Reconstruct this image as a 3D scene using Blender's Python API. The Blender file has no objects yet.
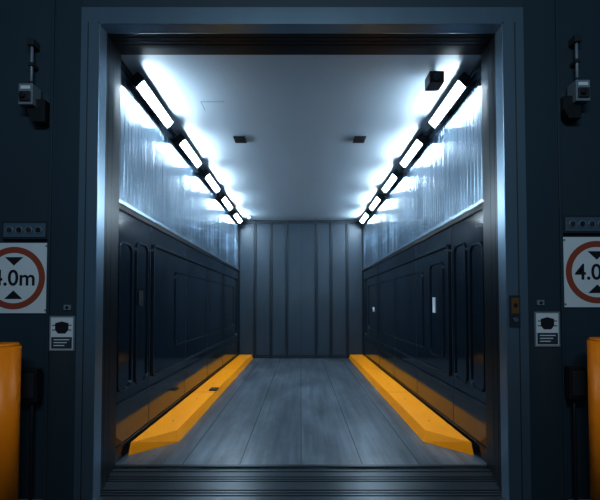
import bpy, bmesh, math, random
from mathutils import Vector, Matrix
random.seed(4)
scene = bpy.context.scene
R = math.radians

# ------------------------------------------------------------ materials
def mat(name, col, rough=0.5, metal=0.0, var=0.0, rvar=0.0, scale=(4,4,4), bump=0.0, emis=None, estr=0, coat=0.0, detail=6):
    m = bpy.data.materials.new(name); m.use_nodes = True
    nt = m.node_tree; b = nt.nodes['Principled BSDF']
    b.inputs['Base Color'].default_value = (*col,1)
    b.inputs['Roughness'].default_value = rough
    b.inputs['Metallic'].default_value = metal
    b.inputs['Coat Weight'].default_value = coat
    b.inputs['Coat Roughness'].default_value = 0.08
    if emis:
        b.inputs['Emission Color'].default_value = (*emis,1)
        b.inputs['Emission Strength'].default_value = estr
    tc = nt.nodes.new('ShaderNodeTexCoord'); mp = nt.nodes.new('ShaderNodeMapping')
    mp.inputs['Scale'].default_value = scale
    nz = nt.nodes.new('ShaderNodeTexNoise'); nz.inputs['Scale'].default_value = 1.0
    nz.inputs['Detail'].default_value = detail; nz.inputs['Roughness'].default_value = 0.55
    nt.links.new(tc.outputs['Object'], mp.inputs[0]); nt.links.new(mp.outputs[0], nz.inputs['Vector'])
    if var>0:
        cr = nt.nodes.new('ShaderNodeValToRGB')
        cr.color_ramp.elements[0].position=0.25; cr.color_ramp.elements[1].position=0.75
        cr.color_ramp.elements[0].color=(*[c*(1-var) for c in col],1)
        cr.color_ramp.elements[1].color=(*[min(1,c*(1+var)) for c in col],1)
        nt.links.new(nz.outputs['Fac'], cr.inputs[0]); nt.links.new(cr.outputs[0], b.inputs['Base Color'])
    if rvar>0:
        mr = nt.nodes.new('ShaderNodeMapRange')
        mr.inputs['From Min'].default_value=0.3; mr.inputs['From Max'].default_value=0.7
        mr.inputs['To Min'].default_value=max(0.02,rough-rvar); mr.inputs['To Max'].default_value=min(1,rough+rvar)
        nt.links.new(nz.outputs['Fac'], mr.inputs[0]); nt.links.new(mr.outputs[0], b.inputs['Roughness'])
    if bump>0:
        bp = nt.nodes.new('ShaderNodeBump'); bp.inputs['Strength'].default_value=bump; bp.inputs['Distance'].default_value=0.01
        nt.links.new(nz.outputs['Fac'], bp.inputs['Height']); nt.links.new(bp.outputs[0], b.inputs['Normal'])
    return m

M_up    = mat('brushed_plank', (0.22,0.305,0.385), 0.24, 0.88, 0.12, 0.0, (0.3,3.0,0.1), 0.0, detail=1)
M_low   = mat('gloss_panel', (0.006,0.015,0.027), 0.11, 0.10, 0.2, 0.0, (2,1.2,2.5), 0.0, coat=0.15, detail=2)
M_lowtr = mat('gloss_trim', (0.035,0.054,0.073), 0.22, 0.6)
M_rail  = mat('ledge_steel', (0.45,0.58,0.68), 0.25, 0.9)
M_back  = mat('back_panel', (0.032,0.053,0.074), 0.38, 0.2, 0.10, 0.0, (3,3,0.8), 0.0, detail=2)
M_backr = mat('back_rib', (0.016,0.027,0.039), 0.40, 0.2)
M_ceil  = mat('ceiling_panel', (0.42,0.51,0.59), 0.40, 0.15, 0.03, 0.0, (1.2,0.6,1), 0.0, detail=1)
M_seam  = mat('seam_dark', (0.02,0.028,0.036), 0.6)
M_fac   = mat('facade_paint', (0.028,0.051,0.071), 0.45, 0.1, 0.08, 0.0, (1.5,1.5,0.8), 0.0, detail=2)
M_col   = mat('column_paint', (0.036,0.063,0.086), 0.38, 0.3, 0.06, 0.0, (1.5,1.5,0.4), 0.0, detail=2)
M_steel = mat('frame_steel', (0.22,0.31,0.39), 0.32, 0.8, 0.06, 0.0, (3,3,0.3), 0.0, detail=2)
M_guide = mat('guide_dark', (0.008,0.014,0.020), 0.32, 0.3, 0.1, 0.0, (2,2,.4), detail=2)
M_sill  = mat('sill_metal', (0.035,0.048,0.060), 0.32, 0.7, 0.15, 0.0, (1.5,6,1), 0.0, detail=3)
M_gnd   = mat('ground_dark', (0.012,0.017,0.022), 0.6, 0.0, 0.3, 0.1, (5,5,5), 0.15)
M_yel   = mat('yellow_paint', (1.0,0.34,0.002), 0.38, 0.0, 0.04, 0.0, (3,2,5), 0.0, detail=3)
M_yel2  = mat('bollard_paint', (1.0,0.27,0.003), 0.42, 0.0, 0.05, 0.0, (3,3,2), 0.0, detail=3)
M_lens  = mat('tube_lens', (0.9,0.95,1), 0.4, emis=(0.73,0.885,1.0), estr=88)
M_hous  = mat('lamp_housing', (0.05,0.06,0.07), 0.4, 0.5)
M_black = mat('black_plastic', (0.010,0.013,0.016), 0.45)
M_grey  = mat('grey_plastic', (0.18,0.23,0.27), 0.45, 0.1, 0.15)
M_white = mat('sign_white', (0.60,0.67,0.72), 0.45, 0, 0.04, 0, (6,6,6))
M_red   = mat('sign_red', (0.30,0.07,0.04), 0.45)
M_ink   = mat('sign_ink', (0.012,0.014,0.018), 0.5)
M_brass = mat('plate_bronze', (0.25,0.14,0.06), 0.4, 0.6)

def floor_mat():
    m = bpy.data.materials.new('worn_floor'); m.use_nodes=True
    nt=m.node_tree; N=nt.nodes; L=nt.links; b=N['Principled BSDF']
    tc=N.new('ShaderNodeTexCoord')
    def noise(sc, det, rg=0.6):
        mp=N.new('ShaderNodeMapping'); mp.inputs['Scale'].default_value=sc
        n=N.new('ShaderNodeTexNoise'); n.inputs['Scale'].default_value=1; n.inputs['Detail'].default_value=det; n.inputs['Roughness'].default_value=rg
        L.new(tc.outputs['Object'],mp.inputs[0]); L.new(mp.outputs[0],n.inputs['Vector']); return n
    a=noise((11,0.6,1),5,.6); c=noise((2.3,0.9,1),5,0.65); d=noise((22,7,1),5,0.7)
    r1=N.new('ShaderNodeValToRGB'); e=r1.color_ramp.elements
    e[0].position=0.30; e[0].color=(0.066,0.086,0.107,1); e[1].position=0.70; e[1].color=(0.150,0.188,0.225,1)
    L.new(a.outputs['Fac'],r1.inputs[0])
    r2=N.new('ShaderNodeValToRGB'); e=r2.color_ramp.elements
    e[0].position=0.30; e[0].color=(0.50,0.50,0.50,1); e[1].position=0.68; e[1].color=(1.15,1.15,1.15,1)
    L.new(c.outputs['Fac'],r2.inputs[0])
    r3=N.new('ShaderNodeValToRGB'); e=r3.color_ramp.elements
    e[0].position=0.26; e[0].color=(0.3,0.3,0.3,1); e[1].position=0.40; e[1].color=(1,1,1,1)
    L.new(d.outputs['Fac'],r3.inputs[0])
    def mul(x,y):
        k=N.new('ShaderNodeMix'); k.data_type='RGBA'; k.blend_type='MULTIPLY'; k.inputs[0].default_value=1
        L.new(x,k.inputs[6]); L.new(y,k.inputs[7]); return k.outputs[2]
    o=mul(mul(r1.outputs[0],r2.outputs[0]),r3.outputs[0])
    L.new(o,b.inputs['Base Color'])
    b.inputs['Roughness'].default_value=0.31
    b.inputs['Metallic'].default_value=0.25
    return m
M_floor=floor_mat()

# ------------------------------------------------------------ mesh builder
class MB:
    def __init__(s): s.bm=bmesh.new(); s.mats=[]
    def mi(s,m):
        if m not in s.mats: s.mats.append(m)
        return s.mats.index(m)
    def box(s,x0,x1,y0,y1,z0,z1,m,M=None):
        x0,x1=sorted((x0,x1)); y0,y1=sorted((y0,y1)); z0,z1=sorted((z0,z1))
        vs=[Vector((x,y,z)) for x in (x0,x1) for y in (y0,y1) for z in (z0,z1)]
        if M is not None: vs=[M@v for v in vs]
        v=[s.bm.verts.new(p) for p in vs]
        for f in ((0,1,3,2),(4,6,7,5),(0,4,5,1),(2,3,7,6),(0,2,6,4),(1,5,7,3)):
            fc=s.bm.faces.new([v[i] for i in f]); fc.material_index=s.mi(m)
    def prism(s,poly,axis,a,b,m,M=None):
        def P(u,w,t):
            p={'z':Vector((u,w,t)),'y':Vector((u,t,w)),'x':Vector((t,u,w))}[axis]
            return M@p if M is not None else p
        A=[s.bm.verts.new(P(u,w,a)) for u,w in poly]; B=[s.bm.verts.new(P(u,w,b)) for u,w in poly]
        n=len(poly); k=s.mi(m)
        s.bm.faces.new(A).material_index=k; s.bm.faces.new(B[::-1]).material_index=k
        for i in range(n):
            s.bm.faces.new([A[i],B[i],B[(i+1)%n],A[(i+1)%n]]).material_index=k
    def cyl(s,c,r,h,axis,m,seg=32,r2=None):
        r2=r if r2 is None else r2
        def P(a,rad,t):
            u,w=math.cos(a)*rad,math.sin(a)*rad
            return Vector(c)+{'z':Vector((u,w,t)),'y':Vector((u,t,w)),'x':Vector((t,u,w))}[axis]
        A=[s.bm.verts.new(P(2*math.pi*i/seg,r,0)) for i in range(seg)]
        B=[s.bm.verts.new(P(2*math.pi*i/seg,r2,h)) for i in range(seg)]
        k=s.mi(m)
        s.bm.faces.new(A).material_index=k; s.bm.faces.new(B[::-1]).material_index=k
        for i in range(seg):
            f=s.bm.faces.new([A[i],B[i],B[(i+1)%seg],A[(i+1)%seg]]); f.material_index=k; f.smooth=True
    def ring(s,c,ro,ri,h,m,seg=64):
        k=s.mi(m); V=[]
        for t in (0,-h):
            for r in (ro,ri):
                V.append([s.bm.verts.new(Vector(c)+Vector((math.cos(2*math.pi*i/seg)*r,t,math.sin(2*math.pi*i/seg)*r))) for i in range(seg)])
        for i in range(seg):
            j=(i+1)%seg
            for a,b in ((0,1),(1,3),(3,2),(2,0)):
                s.bm.faces.new([V[a][i],V[a][j],V[b][j],V[b][i]]).material_index=k
    def done(s,name,bevel=0.0,seg=2,parent=None):
        bmesh.ops.recalc_face_normals(s.bm,faces=s.bm.faces)
        xs=[v.co for v in s.bm.verts]
        o=Vector(((min(v.x for v in xs)+max(v.x for v in xs))/2,(min(v.y for v in xs)+max(v.y for v in xs))/2,min(v.z for v in xs)))
        for v in s.bm.verts: v.co-=o
        me=bpy.data.meshes.new(name); s.bm.to_mesh(me); s.bm.free()
        for m in s.mats: me.materials.append(m)
        ob=bpy.data.objects.new(name,me); ob.location=o; scene.collection.objects.link(ob)
        if bevel>0:
            md=ob.modifiers.new('bevel','BEVEL'); md.width=bevel; md.segments=seg; md.limit_method='ANGLE'; md.angle_limit=R(40)
        if parent:
            ob.parent=parent; ob.matrix_parent_inverse=Matrix.Translation(-parent.location)
        return ob

def text(name,s,loc,size,m,parent,extr=0.001):
    cu=bpy.data.curves.new(name,'FONT'); cu.body=s; cu.size=size; cu.align_x='CENTER'; cu.align_y='CENTER'; cu.extrude=extr
    cu.offset=size*0.012
    cu.materials.append(m)
    ob=bpy.data.objects.new(name,cu); scene.collection.objects.link(ob)
    ob.rotation_euler=(R(90),0,0); ob.location=loc
    ob.parent=parent; ob.matrix_parent_inverse=Matrix.Translation(-parent.location)
    return ob

Y0,Y1=4.02,12.17; W=1.92; H=4.2; LEDGE=2.67

# ------------------------------------------------------------ side walls
def side_wall(sgn,name):
    b=MB()
    b.box(sgn*(W+.006),sgn*(W+.15),Y0,Y1+.15,-.1,H+.15,M_up)
    # vertical planks, each seated at a very slightly different angle
    y=Y0; P=.092
    while y<Y1-.02:
        e=min(y+P,Y1); g=.005
        t1=random.uniform(0,.0035); t2=random.uniform(0,.0035)
        b.prism([(sgn*(W+.007),y),(sgn*(W-t1),y+g),(sgn*(W-t2),e-g),(sgn*(W+.007),e)],'z',LEDGE,H,M_up)
        y+=P
    X=W-.03
    b.box(sgn*(W+.006),sgn*X,Y0,Y1,0,LEDGE,M_low)
    b.box(sgn*W,sgn*(X-.035),Y0,Y1,LEDGE-.012,LEDGE+.025,M_rail)
    b.box(sgn*X,sgn*(X-.02),Y0,Y1,LEDGE-.065,LEDGE-.012,M_black)
    b.box(sgn*X,sgn*(X-.03),Y0,Y1,.55,.595,M_lowtr)
    b.box(sgn*X,sgn*(X-.012),Y0,Y1,.13,.155,M_lowtr)
    def frame(ya,yb,za,zb,t=.02,p=.016,m=M_lowtr):
        r=.10; n=6
        def loop(o):
            pts=[]
            for cy,cz,a0 in ((yb-r,zb-r,0),(ya+r,zb-r,90),(ya+r,za+r,180),(yb-r,za+r,270)):
                for i in range(n+1):
                    a=R(a0+90*i/n); pts.append((cy+math.cos(a)*(r-o),cz+math.sin(a)*(r-o)))
            return pts
        A=loop(0);B=loop(t);k=b.mi(m)
        V=[[b.bm.verts.new((sgn*x,u,w)) for u,w in L] for L,x in ((A,X),(A,X-p),(B,X-p),(B,X))]
        N=len(A)
        for i in range(N):
            j=(i+1)%N
            for q in range(3): b.bm.faces.new([V[q][i],V[q][j],V[q+1][j],V[q+1][i]]).material_index=k
    frame(4.12,4.46,.70,2.28); frame(4.56,4.92,.70,2.34)
    frame(5.05,11.75,.70,2.39,.034,.03)
    if sgn<0:
        frame(6.0,11.2,1.0,2.12,.018)
        b.box(-X,-X+.012,4.64,4.76,1.60,1.78,M_black)
    else:
        frame(5.3,5.85,.9,2.2); frame(6.2,11.2,.95,2.15,.018)
        b.box(X,X-.012,5.62,5.72,1.5,1.72,M_white); b.box(X,X-.012,10.3,10.5,1.44,1.56,M_white)
    for yy in (5.0,6.55,8.1,9.65,11.2):
        b.box(sgn*X,sgn*(X-.003),yy,yy+.010,0,LEDGE-.07,M_seam)
    return b.done(name,.002,2)
side_wall(-1,'wall_left'); side_wall(1,'wall_right')

# back wall
b=MB()
b.box(-W,W,Y1,Y1+.15,-.1,H,M_back)
xs=[-1.90,-1.40,-.91,-.43,.0,.46,.91,1.40,1.90]
for x in xs:
    if abs(x)<.01:
        b.box(-.006,.006,Y1-.003,Y1,.02,H,M_seam); continue
    b.prism([(x-.045,Y1),(x-.02,Y1-.04),(x+.02,Y1-.04),(x+.045,Y1)],'z',.0,H-.0,M_backr)
b.box(-W+.05,W-.05,Y1-.02,Y1,0,.12,M_backr)
b.box(-W+.05,W-.05,Y1-.03,Y1,H-.10,H,M_backr)
b.done('wall_back',.004,1)

# ceiling
b=MB()
b.box(-W,W,Y0-.0,Y1,H,H+.15,M_ceil)
b.box(-1.28,-.98,5.02,5.028,H-.002,H,M_grey); b.box(-1.28,-1.272,5.02,5.25,H-.002,H,M_grey)
b.done('ceiling')

# floor inside car
b=MB()
b.box(-W,W,Y0,Y1,-.1,0,M_floor)
for xx in (-1.2,-.62,0,.62,1.2): b.box(xx-.004,xx+.004,Y0,Y1,0,.0012,M_seam)
b.box(-W,W,Y0,Y0+.05,0,.008,M_sill)
b.done('floor')

b=MB()
b.box(-1.95,1.95,3.30,Y0,-.1,-.012,M_seam)
y=3.32; ws=[.10,.035,.035,.16,.03,.03,.10,.05,.06]
for w in ws:
    if y+w>Y0-.005: break
    b.box(-1.95,1.95,y,y+w,-.012,0,M_sill); y+=w+.016
b.done('door_sill',.002,1)
b=MB(); b.box(-6,6,-4,3.30,-.1,-.004,M_gnd); b.done('floor_outside')

# ------------------------------------------------------------ front wall
F=3.36
b=MB(); b.box(-6,-2.11,F,F+.12,0,5.6,M_fac); b.box(-2.9,-2.885,F-.004,F,0,5.6,M_seam); b.done('wall_front_left')
b=MB(); b.box(2.18,6,F,F+.12,0,5.6,M_fac); b.box(3.0,3.015,F-.004,F,0,5.6,M_seam); b.done('wall_front_right')
b=MB(); b.box(-2.11,-1.857,F-.03,F+.12,0,5.6,M_col); b.box(-2.115,-2.09,F-.045,F-.03,0,5.6,M_col); b.done('trim_1',.004,1)
b=MB(); b.box(1.88,2.18,F-.03,F+.12,0,5.6,M_col); b.box(2.16,2.185,F-.045,F-.03,0,5.6,M_col); b.done('trim_2',.004,1)
b=MB(); b.box(-1.857,1.88,F-.03,F+.12,4.13,5.6,M_fac); b.done('wall_front_lintel')
b=MB(); b.box(-2.11,-1.96,F+.12,Y0,-.1,4.4,M_guide); b.done('wall_shaft_left')
b=MB(); b.box(1.96,2.11,F+.12,Y0,-.1,4.4,M_guide); b.done('wall_shaft_right')
b=MB(); b.box(-1.96,1.96,F+.12,Y0,4.26,4.4,M_guide); b.done('wall_shaft_top')

# steel door frame
b=MB()
b.box(-1.857,-1.705,F-.05,F+.06,0,4.13,M_steel); b.box(1.705,1.88,F-.05,F+.06,0,4.13,M_steel)
b.box(-1.857,1.88,F-.051,F+.06,3.99,4.13,M_steel)
b.box(-1.705,-1.69,F-.065,F+.06,0,3.99,M_steel); b.box(1.69,1.705,F-.065,F+.06,0,3.99,M_steel)
b.box(-1.705,1.705,F-.065,F+.06,3.975,3.99,M_steel)
b.box(-1.80,-1.792,F-.055,F-.05,0,4.0,M_seam); b.box(1.80,1.808,F-.055,F-.05,0,4.0,M_seam)
b.done('door_frame',.004,2)

b=MB()
steps=[(3.49,3.53,1.725,4.02),(3.57,3.62,1.745,4.045),(3.66,3.71,1.77,4.07),(3.76,3.81,1.795,4.10),(3.86,4.015,1.838,4.165)]
for ya,yb,x,z in steps:
    b.box(-x,-1.955,ya,yb,0,4.25,M_guide); b.box(x,1.955,ya,yb,0,4.25,M_guide)
    b.box(-1.955,1.955,ya,yb,z,4.25,M_guide)
b.done('door_track',.003,1)

# ------------------------------------------------------------ fluorescent lights
def lamp(sg,y):
    b=MB(); L=.54
    M=Matrix.Translation((sg*1.80,y,4.08))@Matrix.Rotation(R(45)*sg,4,'Y')
    b.box(-.070,.070,-L,L,.0,.06,M_hous,M)
    b.box(-.070,-.055,-L,L,-.012,.0,M_hous,M); b.box(.055,.070,-L,L,-.012,.0,M_hous,M)
    b.box(-.070,.070,-L,-L+.03,-.045,.0,M_hous,M); b.box(-.070,.070,L-.03,L,-.045,.0,M_hous,M)
    b.prism([(-.052,0),(-.040,-.038),(.040,-.038),(.052,0)],'y',-L+.031,L-.031,M_lens,M)
    for q in (-L+.15,L-.2):
        b.box(-.03,.03,q,q+.05,.06,.10,M_hous,M)
    b.done('fluorescent_light',.002,1)
for sg in (-1,1):
    for y in (4.85,6.42,8.0,9.6,11.2): lamp(sg,y)

# ------------------------------------------------------------ wheel curbs
def curb(sg):
    b=MB()
    def bx(x): return sg*x
    xi,xo=1.46,1.85; t=.12; far=12.1
    top=[(xi+.02,4.81),(xo,4.39),(xo,far),(xi+.02,far)]
    bot=[(xi-.02,4.76),(xo,4.33),(xo,far),(xi-.02,far)]
    b.mi(M_yel)
    A=[b.bm.verts.new((bx(x),y,0)) for x,y in bot]; T=[b.bm.verts.new((bx(x),y,t)) for x,y in top]
    b.bm.faces.new(A); b.bm.faces.new(T)
    for i in range(4): b.bm.faces.new([A[i],A[(i+1)%4],T[(i+1)%4],T[i]])
    for y in (5.2,6.4,7.6,8.8,10.0,11.2): b.cyl((bx(1.65),y,t),.010,.003,'z',M_hous,12)
    for y in (6.9,9.5): b.box(bx(xi+.02),bx(xo),y,y+.006,t,t+.001,M_seam)
    if sg<0: b.box(bx(1.47),bx(1.60),7.0,7.2,t,t+.02,M_black)
    return b.done('wheel_guide_curb',.008,2)
curb(-1); curb(1)

# ------------------------------------------------------------ ceiling bits
for x in (-.95,.91):
    b=MB(); b.box(x-.09,x+.09,6.06,6.28,H-.02,H,M_black)
    for i in range(5): b.box(x-.075,x+.075,6.08+i*.038,6.095+i*.038,H-.027,H-.02,M_hous)
    b.done('ceiling_vent',.002,1)
b=MB(); b.box(1.40,1.56,4.28,4.46,4.03,4.16,M_black); b.cyl((1.48,4.27,4.09),.04,.02,'y',M_hous,20); b.cyl((1.48,4.37,4.16),.03,.04,'z',M_black,16)
b.done('ceiling_speaker',.006,2)
b=MB(); b.cyl((-1.50,11.6,H-.03),.07,.03,'z',M_white,28); b.cyl((-1.50,11.6,H-.08),.03,.05,'z',M_white,28,.06)
b.done('smoke_detector',0)
for sg in (-1,1):
    b=MB(); b.cyl((sg*1.892,4.1,4.178),.013,8.0,'y',M_hous,12); b.done('cable_conduit')

# ------------------------------------------------------------ facade fittings
def height_sign(x,z,y=F):
    b=MB()
    b.box(x-.295,x+.295,y-.012,y,z-.295,z+.295,M_white)
    b.ring((x,y-.012,z),.262,.212,.002,M_red)
    for s in (1,-1):
        b.prism([(x-.075,z+s*.175),(x+.075,z+s*.175),(x,z+s*.105)],'y',y-.0145,y-.012,M_ink)
    for dx in (-.27,.27):
        for dz in (-.27,.27): b.cyl((x+dx,y-.016,z+dz),.008,.004,'y',M_grey,12)
    o=b.done('height_limit_sign')
    text('lettering','4.0m',(x,y-.0135,z-.005),.185,M_ink,o)
height_sign(-2.408,1.837); height_sign(2.482,1.887)

def notice(x,z,y=F-.03):
    b=MB()
    b.box(x-.105,x+.105,y-.01,y,z-.145,z+.145,M_grey)
    b.box(x-.092,x+.092,y-.012,y-.01,z-.132,z+.132,M_white)
    b.box(x-.085,x+.085,y-.0135,y-.012,z-.125,z-.03,M_fac)
    b.prism([(x-.055,z+.085),(x,z+.10),(x+.055,z+.085),(x+.055,z+.03),(x+.03,z+.0),(x-.03,z+.0),(x-.055,z+.03)],'y',y-.0135,y-.012,M_ink)
    for s in (-1,1):
        b.box(x+s*.055,x+s*.08,y-.0135,y-.012,z+.065,z+.072,M_ink); b.box(x+s*.055,x+s*.08,y-.0135,y-.012,z+.025,z+.032,M_ink)
    for i in range(3): b.box(x-.065,x+.065-.02*i,y-.0145,y-.0135,z-.055-.024*i,z-.047-.024*i,M_white)
    b.done('face_mask_notice')
notice(-1.98,1.375); notice(2.04,1.41)

def call_panel(x,z,y=F):
    b=MB()
    b.box(x-.19,x+.19,y-.035,y,z-.075,z+.075,M_hous)
    b.box(x-.175,x+.175,y-.04,y-.035,z-.06,z+.06,M_steel)
    for i,dx in enumerate((-.12,-.04,.04,.12)):
        b.ring((x+dx,y-.04,z),.030,.022,.008,M_grey,24); b.cyl((x+dx,y-.052,z),.022,.012,'y',M_black if i%2 else M_hous,20)
    b.done('traffic_signal_panel',.003,1)
call_panel(-2.31,2.235); call_panel(2.385,2.285)

def sensor(x,z,sg,y=F):
    b=MB()
    b.cyl((x,y-.06,z+.10),.012,.40,'z',M_grey,14)
    b.box(x-.028,x+.028,y-.09,y,z+.44,z+.50,M_hous); b.box(x-.02,x+.02,y-.08,y,z+.27,z+.30,M_hous)
    b.cyl((x,y-.06,z+.09),.022,.05,'z',M_hous,14)
    b.box(x-.058,x+.058,y-.13,y-.02,z-.085,z+.09,M_grey)
    b.box(x-.045,x+.045,y-.145,y-.13,z-.06,z+.02,M_hous)
    b.cyl((x-.012,y-.165,z-.02),.022,.02,'y',M_black,18)
    b.box(x-.04,x+.04,y-.135,y-.13,z+.04,z+.07,M_white)
    b.box(x-.03,x+.03,y-.02,y,z-.05,z+.05,M_hous)
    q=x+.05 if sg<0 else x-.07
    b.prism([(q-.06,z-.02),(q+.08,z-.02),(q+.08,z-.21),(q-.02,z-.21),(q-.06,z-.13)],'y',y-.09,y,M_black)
    b.done('vehicle_sensor',.004,1)
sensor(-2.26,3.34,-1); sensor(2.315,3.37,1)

b=MB(); x,z,y=1.765,1.56,F-.056
b.box(x-.042,x+.042,y-.008,y,z-.13,z+.13,M_hous); b.box(x-.032,x+.032,y-.010,y-.008,z-.02,z+.11,M_brass)
b.cyl((x,y-.018,z-.07),.02,.01,'y',M_steel,20); b.cyl((x,y-.018,z+.05),.016,.01,'y',M_ink,20)
b.done('call_button_plate',.002,1)
for x,z in ((-1.94,1.59),(1.99,1.63)):
    b=MB(); b.box(x-.03,x+.03,F-.042,F-.03,z-.022,z+.022,M_grey); b.cyl((x,F-.05,z),.012,.01,'y',M_black,14); b.done('key_switch',.002,1)
for x,z in ((-2.20,.96),(2.235,.98)):
    b=MB(); b.box(x-.07,x+.07,F-.12,F-.046,z-.13,z+.13,M_black); b.box(x-.04,x+.04,F-.046,F,z-.1,z+.1,M_black); b.box(x-.05,x+.05,F-.13,F-.12,z-.10,z+.10,M_hous); b.cyl((x,F-.06,-.004),.014,z-.12,'z',M_black,12)
    b.done('junction_box',.006,2)

for x,zt in ((-2.275,1.32),(2.325,1.36)):
    b=MB()
    b.cyl((x,3.05,-.004),.17,.014,'z',M_hous,40)
    b.cyl((x,3.05,.01),.125,zt-.03,'z',M_yel2,48); b.cyl((x,3.05,zt-.02),.125,.02,'z',M_yel2,48,.108)
    for a in range(4): b.cyl((x+.148*math.cos(a*1.571+.78),3.05+.148*math.sin(a*1.571+.78),.01),.01,.012,'z',M_grey,8)
    b.done('bollard')

# ------------------------------------------------------------ exterior lighting
def area(name,loc,rot,size,e,col,sy=None):
    l=bpy.data.lights.new(name,'AREA'); l.energy=e; l.color=col; l.size=size
    if sy: l.shape='RECTANGLE'; l.size_y=sy
    o=bpy.data.objects.new(name,l); o.location=loc; o.rotation_euler=rot; scene.collection.objects.link(o)
area('facade_fill',(0,-1.5,4.8),(R(55),0,0),3.0,105,(0.76,0.90,1.0),.5)  # unseen fill light, added above and behind the camera to brighten the facade
w=bpy.data.worlds.new('night'); scene.world=w; w.use_nodes=True
w.node_tree.nodes['Background'].inputs[0].default_value=(0.22,0.42,0.60,1); w.node_tree.nodes['Background'].inputs[1].default_value=0.12

# ------------------------------------------------------------ camera
cd=bpy.data.cameras.new('camera'); cd.sensor_width=36; cd.lens=24; cd.shift_y=0.072; cd.shift_x=-0.0017
cam=bpy.data.objects.new('camera',cd); cam.location=(0,0,1.61); cam.rotation_euler=(R(91.7),0,0)
scene.collection.objects.link(cam); scene.camera=cam
scene.view_settings.view_transform='Standard'
try: scene.view_settings.look='Medium High Contrast'
except Exception as e: print('look',e)
